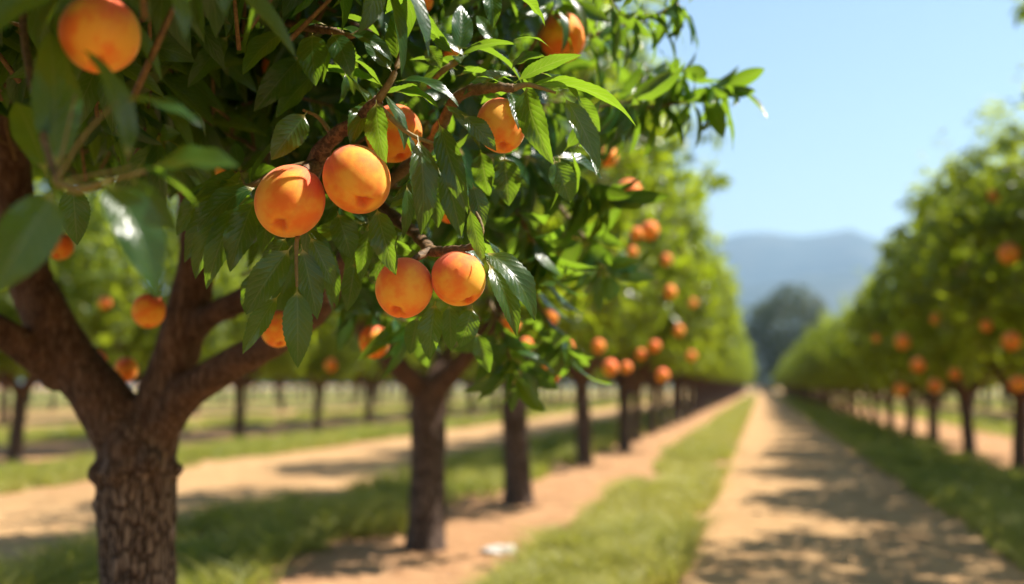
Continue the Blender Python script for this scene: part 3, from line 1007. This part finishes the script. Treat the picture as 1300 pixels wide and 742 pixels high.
NEAR = [
    (72, 238, -18, 378, 82, 0.86, -.04, 15, .3, .5), (132, 228, 200, 380, 74, 0.84, -.03, 25, .3, .7), (162, 214, 104, 62, 52, 0.86, .03, 50, .8, .5),
    (144, 131, 258, 162, 36, 0.86, -.02, 60, 0, 1.0), (188, 216, 304, 212, 60, 0.86, -.02, 48, 0, .7), (168, 210, 252, 264, 32, 0.88, -.02, 110, .2, .8),
    (166, 226, 224, 294, 40, 0.90, .0, -25, .3, .4), (66, 232, 62, 40, 74, 0.92, .06, 10, .3, .4), (110, -50, -24, 52, 70, 0.90, -.03, 40, 0, .5),
    (212, -26, 234, 54, 30, 0.92, -.02, 60, .4, .5), (272, -30, 284, 20, 24, 0.95, -.01, 60, .3, .4), (92, 232, 98, 312, 44, 1.35, .0, 10, 0, .3),
    (60, 226, 20, 130, 60, 0.98, .04, 10, .2, .4), (140, -40, 190, 30, 50, 1.05, 0, 20, .2, .4),
]


def hand_leaves(rows):
    a = np.array(rows, float)
    b = np.array([P(r[0], r[1], r[5]) for r in a]) - T1b
    t = np.array([P(r[2], r[3], r[5] + r[6]) for r in a]) - T1b
    ch = t - b
    Lc = np.linalg.norm(ch, axis=1)
    c = ch / Lc[:, None]
    cam_dir = unit(EYE - (b + T1b))
    ang = np.radians(a[:, 7])[:, None]
    n = np.cos(ang) * cam_dir + np.sin(ang) * np.array([[0, 0, 1.0]]) + a[:, 8:9] * RGT[None]
    n = unit(n - (n * c).sum(1, keepdims=True) * c)
    k = np.clip(a[:, 9] * 1.25 + 0.1 + 0.22 * np.random.RandomState(8).randn(len(a)), 0.1, 1.7)
    d0 = c * np.cos(k / 2)[:, None] + n * np.sin(k / 2)[:, None]
    L = Lc * (k / 2) / np.sin(k / 2)
    W = a[:, 4] / 1300 * a[:, 5] * 0.90
    rs = np.random.RandomState(3)
    m = len(a)
    return build_leaves(T_HERO, b, d0, n, L, W, k, np.radians(10 + 16 * rs.rand(m)), rs.randn(m) * 0.18, 0.03 + 0.05 * rs.rand(m), rs.rand(m))


def clusters(rows):
    """leaves that touch or share a whorl form one spray"""
    k = len(rows)
    pts = np.array([[P(r[0] + (r[2] - r[0]) * f, r[1] + (r[3] - r[1]) * f, r[5] + r[6] * f) for f in (0, 0.3, 0.6)] for r in rows])
    lab = list(range(k))
    for i in range(k):
        for j in range(i):
            if np.linalg.norm(pts[i][:, None] - pts[j][None], axis=-1).min() < 0.040:
                a, c = lab[i], lab[j]
                lab = [c if q == a else q for q in lab]
    return [[rows[i] for i in range(k) if lab[i] == q] for q in sorted(set(lab))]


rs = np.random.RandomState(17)
WH = [((482, 122, 1.43), (0.3, 0.9, 0.1), 6), ((652, 104, 1.43), (0.5, 0.8, 0.2), 7), ((424, 36, 1.45), (-0.1, 0.8, 0.2), 6), ((584, 74, 1.5), (0.2, 1.0, 0.1), 6),
      ((602, 308, 1.46), (0.5, 0.3, 0.2), 6), ((300, 236, 1.52), (-0.6, 0.3, 0.2), 6), ((385, 285, 1.45), (0.0, -0.7, 0.3), 4), ((545, 210, 1.52), (0.2, -0.3, 0.4), 6),
      ((350, 20, 1.55), (-0.3, 0.7, 0.2), 6), ((465, 290, 1.55), (0.0, -0.4, 0.4), 5), ((720, 190, 1.55), (0.4, 0.2, 0.2), 5)]
for c, a, k in WH:
    s = Soup()
    ax = a[0] * RGT + a[1] * np.array([0, 0, 1.0]) - a[2] * FWD
    s.add(*rosette_leaves(rs, np.array([P(*c) - T1b]), ax[None], T_HERO, (k, k), 0.10, 0.55, 0.30))
    link('foliage_spray', s.mesh('foliage_spray', M_LEAF), t1)

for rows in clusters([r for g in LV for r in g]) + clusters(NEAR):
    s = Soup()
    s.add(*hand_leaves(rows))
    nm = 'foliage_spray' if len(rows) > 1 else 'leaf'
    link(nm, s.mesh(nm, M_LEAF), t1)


# ------------------------------------------------------------------ the nearest crown
def ell_points(rs, c, r, n, inner=0.0):
    p = unit(rs.randn(n, 3))
    rad = (inner ** 3 + (1 - inner ** 3) * rs.rand(n)) ** (1 / 3)
    return np.asarray(c) + p * rad[:, None] * np.asarray(r)


SUNNY = [(520, 60, 1.38, 0.16, 0.10), (650, 90, 1.36, 0.20, 0.05), (740, 130, 1.36, 0.18, 0.0), (600, 20, 1.42, 0.16, 0.10), (560, 130, 1.38, 0.14, 0.25),
         (640, 330, 1.39, 0.15, 0.15), (590, 330, 1.39, 0.12, 0.30), (453, 200, 1.36, 0.11, 0.30), (368, 230, 1.36, 0.09, 0.40), (200, 250, 0.90, 0.07, 0.2), (700, 280, 2.2, 0.28, 0.25),
         (720, 180, 2.3, 0.28, 0.2), (680, 420, 2.3, 0.25, 0.3), (780, 60, 2.2, 0.25, 0.2)]


def near_crown():
    rs = np.random.RandomState(21)
    C = np.concatenate([
        ell_points(rs, (-1.49, 2.30, 1.95), (1.25, 1.25, 1.15), 2200, 0.3),
        ell_points(rs, (-0.85, 1.60, 1.75), (0.85, 0.95, 0.75), 1000),
        ell_points(rs, (-0.75, 0.90, 1.70), (0.65, 0.65, 0.55), 420),
        ell_points(rs, (-0.45, 1.75, 2.10), (0.45, 0.60, 0.40), 60),
    ])
    x, y, d = project(C)
    keep = np.ones(len(C), bool)
    keep &= np.linalg.norm(C - EYE, axis=1) > 0.62
    keep &= C[:, 2] > 0.95
    hero = (x > 215) & (x < 850) & (y > -40) & (y < 520)
    keep &= ~(hero & (d < 1.62))
    keep &= ~((x > -60) & (x < 260) & (y > -60) & (y < 420) & (d < 1.38))
    keep &= ~((x > 470) & (y > -30) & (d < 1.75))
    lim = np.interp(x, [-200, 0, 60, 225, 300, 345, 440, 480, 560, 640, 720, 900], [120, 170, 210, 215, 250, 330, 345, 350, 380, 400, 400, 380])
    keep &= y < lim
    keep &= ~((np.abs(x - 714) < 52) & (np.abs(y - 48) < 50) & (d < 2.02))
    # the open fork: keep the two big limbs in view
    keep &= ~((x > -20) & (x < 75) & (y > 95) & (d < 2.5))
    edge = np.interp(y, [-60, 0, 120, 200, 300, 420], [860, 830, 800, 800, 760, 700])
    keep &= ~((x > edge) & (y > -25) & (d > 0))
    # gaps in the canopy, wider on the sunny side
    g = np.array([noise.noise(Vector(p * 2.6)) for p in C])
    sunny = (C - np.array([-1.3, 2.1, 1.8])) @ np.array(sdir)
    keep &= g > np.where(sunny > 0.25, -0.06, -0.30)
    # openings through which the sun falls on the front branches
    S = np.array(sdir)
    for (hx, hy, hd, rad, left) in SUNNY:
        w = C - P(hx, hy, hd)
        tt = w @ S
        dist = np.linalg.norm(w - tt[:, None] * S, axis=1)
        keep &= ~((tt > 0.05) & (dist < rad) & (rs.rand(len(C)) > left))
    C = C[keep]
    A = C - np.array([-1.35, 2.1, 1.35])
    A = unit(A) + rs.randn(len(C), 3) * 0.5
    A[:, 2] += 0.15
    s = Soup()
    s.add(*rosette_leaves(rs, C, A, T_NEAR, (7, 11), 0.122, 0.85, 0.29))
    for c, a in zip(C, unit(A)):
        b = c - a * 0.16 - np.array([0, 0, 0.03])
        s.tube([b, (b + c) / 2 + rs.randn(3) * 0.008, c + a * 0.02], [0.004, 0.003, 0.002], 4, 0.3, 1)
    v = np.concatenate(s.v) - T1
    s.v = [v]
    return s.mesh('crown', [M_LEAF, M_TWIG])


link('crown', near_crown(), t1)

# blurred sprays that reach out against the sky and droop below the crown, carried by the same tree
rs = np.random.RandomState(5)
s = Soup()
for pts, rr in [
    ([(700, 60, 2.1), (770, 40, 2.1), (830, 20, 2.1), (862, 5, 2.1)], 0.006),
    ([(700, 130, 2.3), (770, 145, 2.25), (830, 135, 2.2), (880, 128, 2.2), (915, 112, 2.2)], 0.006),
    ([(770, 145, 2.25), (820, 110, 2.2), (868, 88, 2.2)], 0.004),
    ([(700, 250, 2.4), (740, 300, 2.3), (765, 340, 2.3)], 0.006),
    ([(620, 380, 2.2), (640, 430, 2.15), (652, 470, 2.1)], 0.006),
    ([(660, 330, 2.3), (690, 400, 2.3), (720, 440, 2.25)], 0.006),
    ([(690, 220, 2.2), (730, 230, 2.1), (760, 250, 2.1)], 0.006),
    ([(420, 360, 2.3), (470, 390, 2.2), (520, 410, 2.1)], 0.006),
    ([(640, 240, 2.1), (668, 290, 2.0), (690, 330, 2.0)], 0.006),
]:
    c = smooth_path([P(*p) - T1 for p in pts], 16)
    s.tube(c, np.linspace(rr, 0.0025, 16), 6, 0.35, 1)
    k = np.array([4, 8, 11, 14, 15])
    A = unit(np.gradient(c, axis=0))[k] + rs.randn(len(k), 3) * 0.25
    s.add(*rosette_leaves(rs, c[k], A, T_NEAR, (5, 8), 0.122, 0.85, 0.29))
link('drooping_spray', s.mesh('drooping_spray', [M_LEAF, M_TWIG]), t1)


# ------------------------------------------------------------------ the other orchard trees
def crown_mesh(name, seed, n, per, Lm, tmpl, mat, r=(1.13, 1.18, 1.12), cz=1.92, shoots=12, twigs=False, gap=-0.22):
    rs = np.random.RandomState(seed)
    C = ell_points(rs, (0, 0, cz), r, n, 0.45)
    # lumpy outline
    dirs = unit(C - np.array([0, 0, cz]))
    lum = np.array([noise.noise(Vector(d * 1.9) + Vector((seed, 0, 0))) for d in dirs])
    C = np.array([0, 0, cz]) + (C - np.array([0, 0, cz])) * (1 + 0.28 * lum)[:, None]
    C[:, 2] = np.maximum(C[:, 2], cz - r[2] * 0.86 + 0.18 * rs.rand(n))
    g = np.array([noise.noise(Vector(p * 2.3) + Vector((0, seed, 0))) for p in C])
    C = C[g > gap]
    A = unit(C - np.array([0, 0, cz - 0.5])) + rs.randn(len(C), 3) * 0.45
    S = []
    for k in range(shoots):                          # upright young shoots break the outline
        a, q = rs.rand() * 6.28, rs.rand() ** 0.6 * 0.75
        b = np.array([math.cos(a) * r[0] * q, math.sin(a) * r[1] * q, cz + r[2] * math.sqrt(1 - q * q) * 0.85])
        h = 0.15 + 0.42 * rs.rand() ** 1.5
        for j in range(6):
            S.append(b + np.array([math.cos(a) * 0.15 * j / 5, math.sin(a) * 0.15 * j / 5, h * j / 5]))
    s = Soup()
    s.add(*rosette_leaves(rs, C, A, tmpl, per, Lm, 0.75, 0.30))
    if S:
        S = np.array(S)
        s.add(*rosette_leaves(rs, S, np.tile([[0, 0, 1.0]], (len(S), 1)) + rs.randn(len(S), 3) * 0.2, tmpl, (3, 5), Lm * 0.9, 0.05, 0.32))
    if twigs:
        for c, a in zip(C, unit(A)):
            b = c - a * 0.18
            s.tube([b, (b + c) / 2, c], [0.005, 0.004, 0.002], 4, 0.3, 1)
    return s.mesh(name, [mat, M_TWIG])


def orchard_trunk(name, seed):
    rs = np.random.RandomState(seed)
    w = 0.078
    top = 0.70 + 0.06 * rs.rand()
    lx, ly = (rs.rand(2) - 0.5) * 0.07
    paths = [([(0, 0, -0.06), (0, 0, 0.10), (lx * 0.5, ly * 0.5, 0.40), (lx, ly, top)], [w * 1.25, w, w * 0.92, w * 0.9])]
    a0 = rs.rand() * 6.28
    for k in range(4):
        a = a0 + k * 1.57 + rs.randn() * 0.25
        h = 0.5 + 0.2 * rs.rand()
        o = np.array([math.cos(a), math.sin(a), 0])
        p0 = np.array([lx, ly, top - 0.05])
        paths.append(([p0, p0 + o * 0.16 + [0, 0, 0.16], p0 + o * 0.36 + [0, 0, 0.42], p0 + o * 0.50 + [0, 0, 0.9], p0 + o * 0.62 + [0, 0, 1.3]],
                      [w * 0.66, w * 0.55, w * 0.45, w * 0.3, w * 0.15]))
    return trunk_mesh(name, paths, 0.016, 0.006, M_BARK_S)


TRUNKS = [orchard_trunk('trunk', 40 + k) for k in range(4)]
NEARC = [crown_mesh('crown', 60 + k, 1150, (7, 10), 0.118, T_NEAR, M_LEAF_MID, twigs=True) for k in range(2)]
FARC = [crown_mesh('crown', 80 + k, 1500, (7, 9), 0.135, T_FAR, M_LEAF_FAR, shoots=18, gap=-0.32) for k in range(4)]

rt = random.Random(4)
ORD = ['second', 'third', 'fourth', 'fifth', 'sixth', 'seventh', 'eighth', 'ninth', 'tenth']


def tree(x, y, crown, trunk, label, group, sc=1.0, rz=None, zs=1.0, fat=1.0, ys=1.0):
    o = empty('peach_tree', (x, y, 0), rt.random() * 6.28 if rz is None else rz)
    o.scale = (sc, sc * ys, sc * zs)
    tk = link('trunk', trunk, o)
    tk.scale = (fat, fat / ys, 1.0)
    link('crown', crown, o)
    tag(o, label, 'tree', group)
    return o


GL, GR, GF, GO = 'peach trees in the sunlit row', 'peach trees in the shaded row', 'orchard trees in the row past the second path', 'trees of the outer orchard rows'
yl = [-0.15, 4.77, 6.70, 10.16, 12.47, 14.66]
while yl[-1] < 112:
    yl.append(yl[-1] + 2.3 + rt.uniform(-0.15, 0.15))
desc = ['peach tree with a dark leaning trunk and low fork', 'peach tree with a straight trunk lit along its edge',
        'peach tree with a slim dark trunk beside the grass verge', 'peach tree with a thin dark trunk beside the grass verge']
tree(-1.72, yl.pop(0), NEARC[1], TRUNKS[3], 'peach tree of the sunlit row standing beside the camera, outside the picture', GL, 1.0, 2.0)
for i, y in enumerate(yl):
    lab = (f'{desc[min(i, 3)]}, {ORD[i]} along the sunlit row' if i < 6 else
           'small blurred peach tree merging into the far end of the sunlit row')
    tree(-1.62 + (0 if i > 2 else (0.04, 0.04, -0.10)[i]) - (0.12 if i > 3 else 0), y, NEARC[i % 2] if i < 3 else FARC[i % 4], TRUNKS[i % 4], lab, GL,
         (1.0, 1.1, 1.12)[i] if i < 3 else rt.uniform(0.97, 1.1), None, 1.08, (1.22, 1.15, 1.0)[i] if i < 3 else 1.0)
yr = [3.2, 5.5, 7.85]
tree(2.30, 0.85, NEARC[0], TRUNKS[1], 'peach tree of the shaded row level with the camera, outside the picture', GR, 1.0, 1.0)
while yr[-1] < 112:
    yr.append(yr[-1] + 2.36 + rt.uniform(-0.15, 0.15))
for i, y in enumerate(yr):
    if i < 3:
        lab = 'peach tree at the frame edge whose shadow crosses the near path' if i == 2 else None
        lab = ['peach tree outside the picture casting the lowest dappled shadow on the path', 'peach tree outside the picture casting the second dappled shadow on the path',
               'shaded peach tree just out of frame, only a leafy twig reaching in'][i]
    else:
        lab = (f'{["bushy", "upright", "rounded", "tall", "broad", "dense"][i - 3]} shaded peach tree with a dark slim trunk, {(["first"] + ORD)[i - 3]} whole one in the shaded row' if i < 9 else
               'small blurred peach tree merging into the far end of the shaded row')
    tree(2.62 if i == 1 else 2.30, y, FARC[(i + 1) % 4] if i > 1 else NEARC[i % 2], TRUNKS[(i + 2) % 4], lab, GR, (1.0, 1.05, 0.98)[i] if i < 3 else rt.uniform(0.95, 1.06), rt.choice((0, math.pi)) + rt.uniform(-0.2, 0.2),
         (1.0, 1.22, 0.92, 0.98, 0.92)[i] if i < 5 else rt.uniform(0.70, 0.87), 1.0, 1.18)
yf = [6.4, 8.87, 11.3, 13.74, 16.4, 18.6]
while yf[-1] < 70:
    yf.append(yf[-1] + 2.4 + rt.uniform(-0.2, 0.2))
for i, y in enumerate(yf):
    lab = (['orchard tree past the second path, mostly hidden behind the leaning near limb', 'orchard tree with a dark forked trunk at the picture edge past the second path',
            'orchard tree past the second path, hidden behind the near fork', 'orchard tree past the second path, trunk just beside the near fork',
            'orchard tree past the second path, slim trunk beneath the hanging spray', 'orchard tree past the second path, thin trunk left of the second tree'][i] if i < 6 else
           'small blurred orchard tree receding along the row past the second path')
    tree(-7.35 + rt.uniform(-0.1, 0.1), y, FARC[(i + 2) % 4], TRUNKS[i % 4], lab, GF, rt.uniform(1.0, 1.12))
for X, y0, y1 in ((-14.2, 12, 70), (-21.5, 18, 80), (7.0, 18, 75), (11.8, 28, 90), (-29.5, 24, 100), (-38.5, 34, 110)):
    y = y0
    while y < y1:
        tree(X + rt.uniform(-0.15, 0.15), y, FARC[rt.randrange(4)], TRUNKS[rt.randrange(4)],
             'pale distant orchard tree two or three rows past the second path' if X < 0 else 'distant orchard tree behind the trunks of the shaded row', GO, rt.uniform(1.0, 1.12))
        y += 2.5 + rt.uniform(-0.2, 0.2)

# ------------------------------------------------------------------ the big dark tree at the end of the path
bt = empty('broad_tree', (3.1, 118.0, 0))
bt.scale = (1.12, 1.12, 1.0)
tag(bt, 'big round dark green tree standing alone where the path ends', 'tree')
link('trunk', trunk_mesh('trunk', [([(0, 0, -0.2), (0, 0, 1.0), (0.1, 0, 3.0)], [0.55, 0.42, 0.36]),
                                   ([(0.1, 0, 2.8), (1.2, 0.3, 4.8), (2.0, 0.4, 7.0)], [0.30, 0.22, 0.10]),
                                   ([(0.1, 0, 2.8), (-1.1, -0.3, 4.8), (-1.8, 0.5, 7.2)], [0.30, 0.22, 0.10]),
                                   ([(0.1, 0, 2.9), (0.0, 1.0, 5.5), (0.2, 1.0, 8.6)], [0.28, 0.2, 0.08])], 0.09, 0.02, M_BARK_S), bt)
link('crown', crown_mesh('crown', 131, 2600, (7, 9), 0.42, T_FAR, M_LEAF_DARK, (5.0, 5.0, 5.4), 6.5, 0, False, -0.35), bt)

SHR = crown_mesh('shrub', 141, 420, (7, 9), 0.30, T_FAR, M_LEAF_DARK, (2.6, 1.8, 1.5), 1.25, 0, False, -0.4)
for i, (x, y) in enumerate([(-7.5, 124), (-3.2, 126), (0.6, 128), (5.2, 127), (9.2, 125), (13.5, 127)]):
    o = link('shrub', SHR)
    o.location = (x, y, 0)
    o.rotation_euler = (0, 0, i * 1.3)
    o.scale = (1, 1, 1.0 + 0.15 * (i % 3))
    tag(o, 'low dark bush in the line closing off the far end of the path', 'bush', 'bushes closing the end of the path')

# ------------------------------------------------------------------ small pale stone on the bare soil
bm = bmesh.new()
bmesh.ops.create_icosphere(bm, subdivisions=4, radius=1.0)
for v in bm.verts:
    n = noise.fractal(Vector(v.co) * 1.6, 0.9, 2.0, 4)
    f = 1 + 0.30 * n
    v.co = Vector((v.co.x * 0.085 * f, v.co.y * 0.055 * f, max(-0.006, v.co.z * 0.030 * f)))
me = bpy.data.meshes.new('stone')
bm.to_mesh(me)
bm.free()
for p in me.polygons:
    p.use_smooth = True
me.materials.append(M_STONE)
st = link('stone', me)
st.location = (-1.20, 4.74, 0.006)
st.rotation_euler = (0, 0, 0.4)
tag(st, 'small whitish flat stone lying on the bare soil right of the second trunk', 'stone')

# ------------------------------------------------------------------ the air between here and the hills
t = NT('haze_air')
vp = t.n('ShaderNodeVolumePrincipled')
vp.inputs['Color'].default_value = (0.46, 0.70, 1.0, 1)
vp.inputs['Density'].default_value = HAZE_DENS
vp.inputs['Anisotropy'].default_value = 0.2
t.l(vp.outputs[0], t.out.inputs['Volume'])
bm = bmesh.new()
bmesh.ops.create_cube(bm, size=1.0)
for v in bm.verts:
    v.co = Vector((v.co.x * 8200, 2480 + v.co.y * 5300, 0.5 * (420 - 2.0) + v.co.z * 422))
me = bpy.data.meshes.new('haze')
bm.to_mesh(me)
bm.free()
me.materials.append(t.m)
hz = link('haze', me)
tag(hz, kind='stuff')
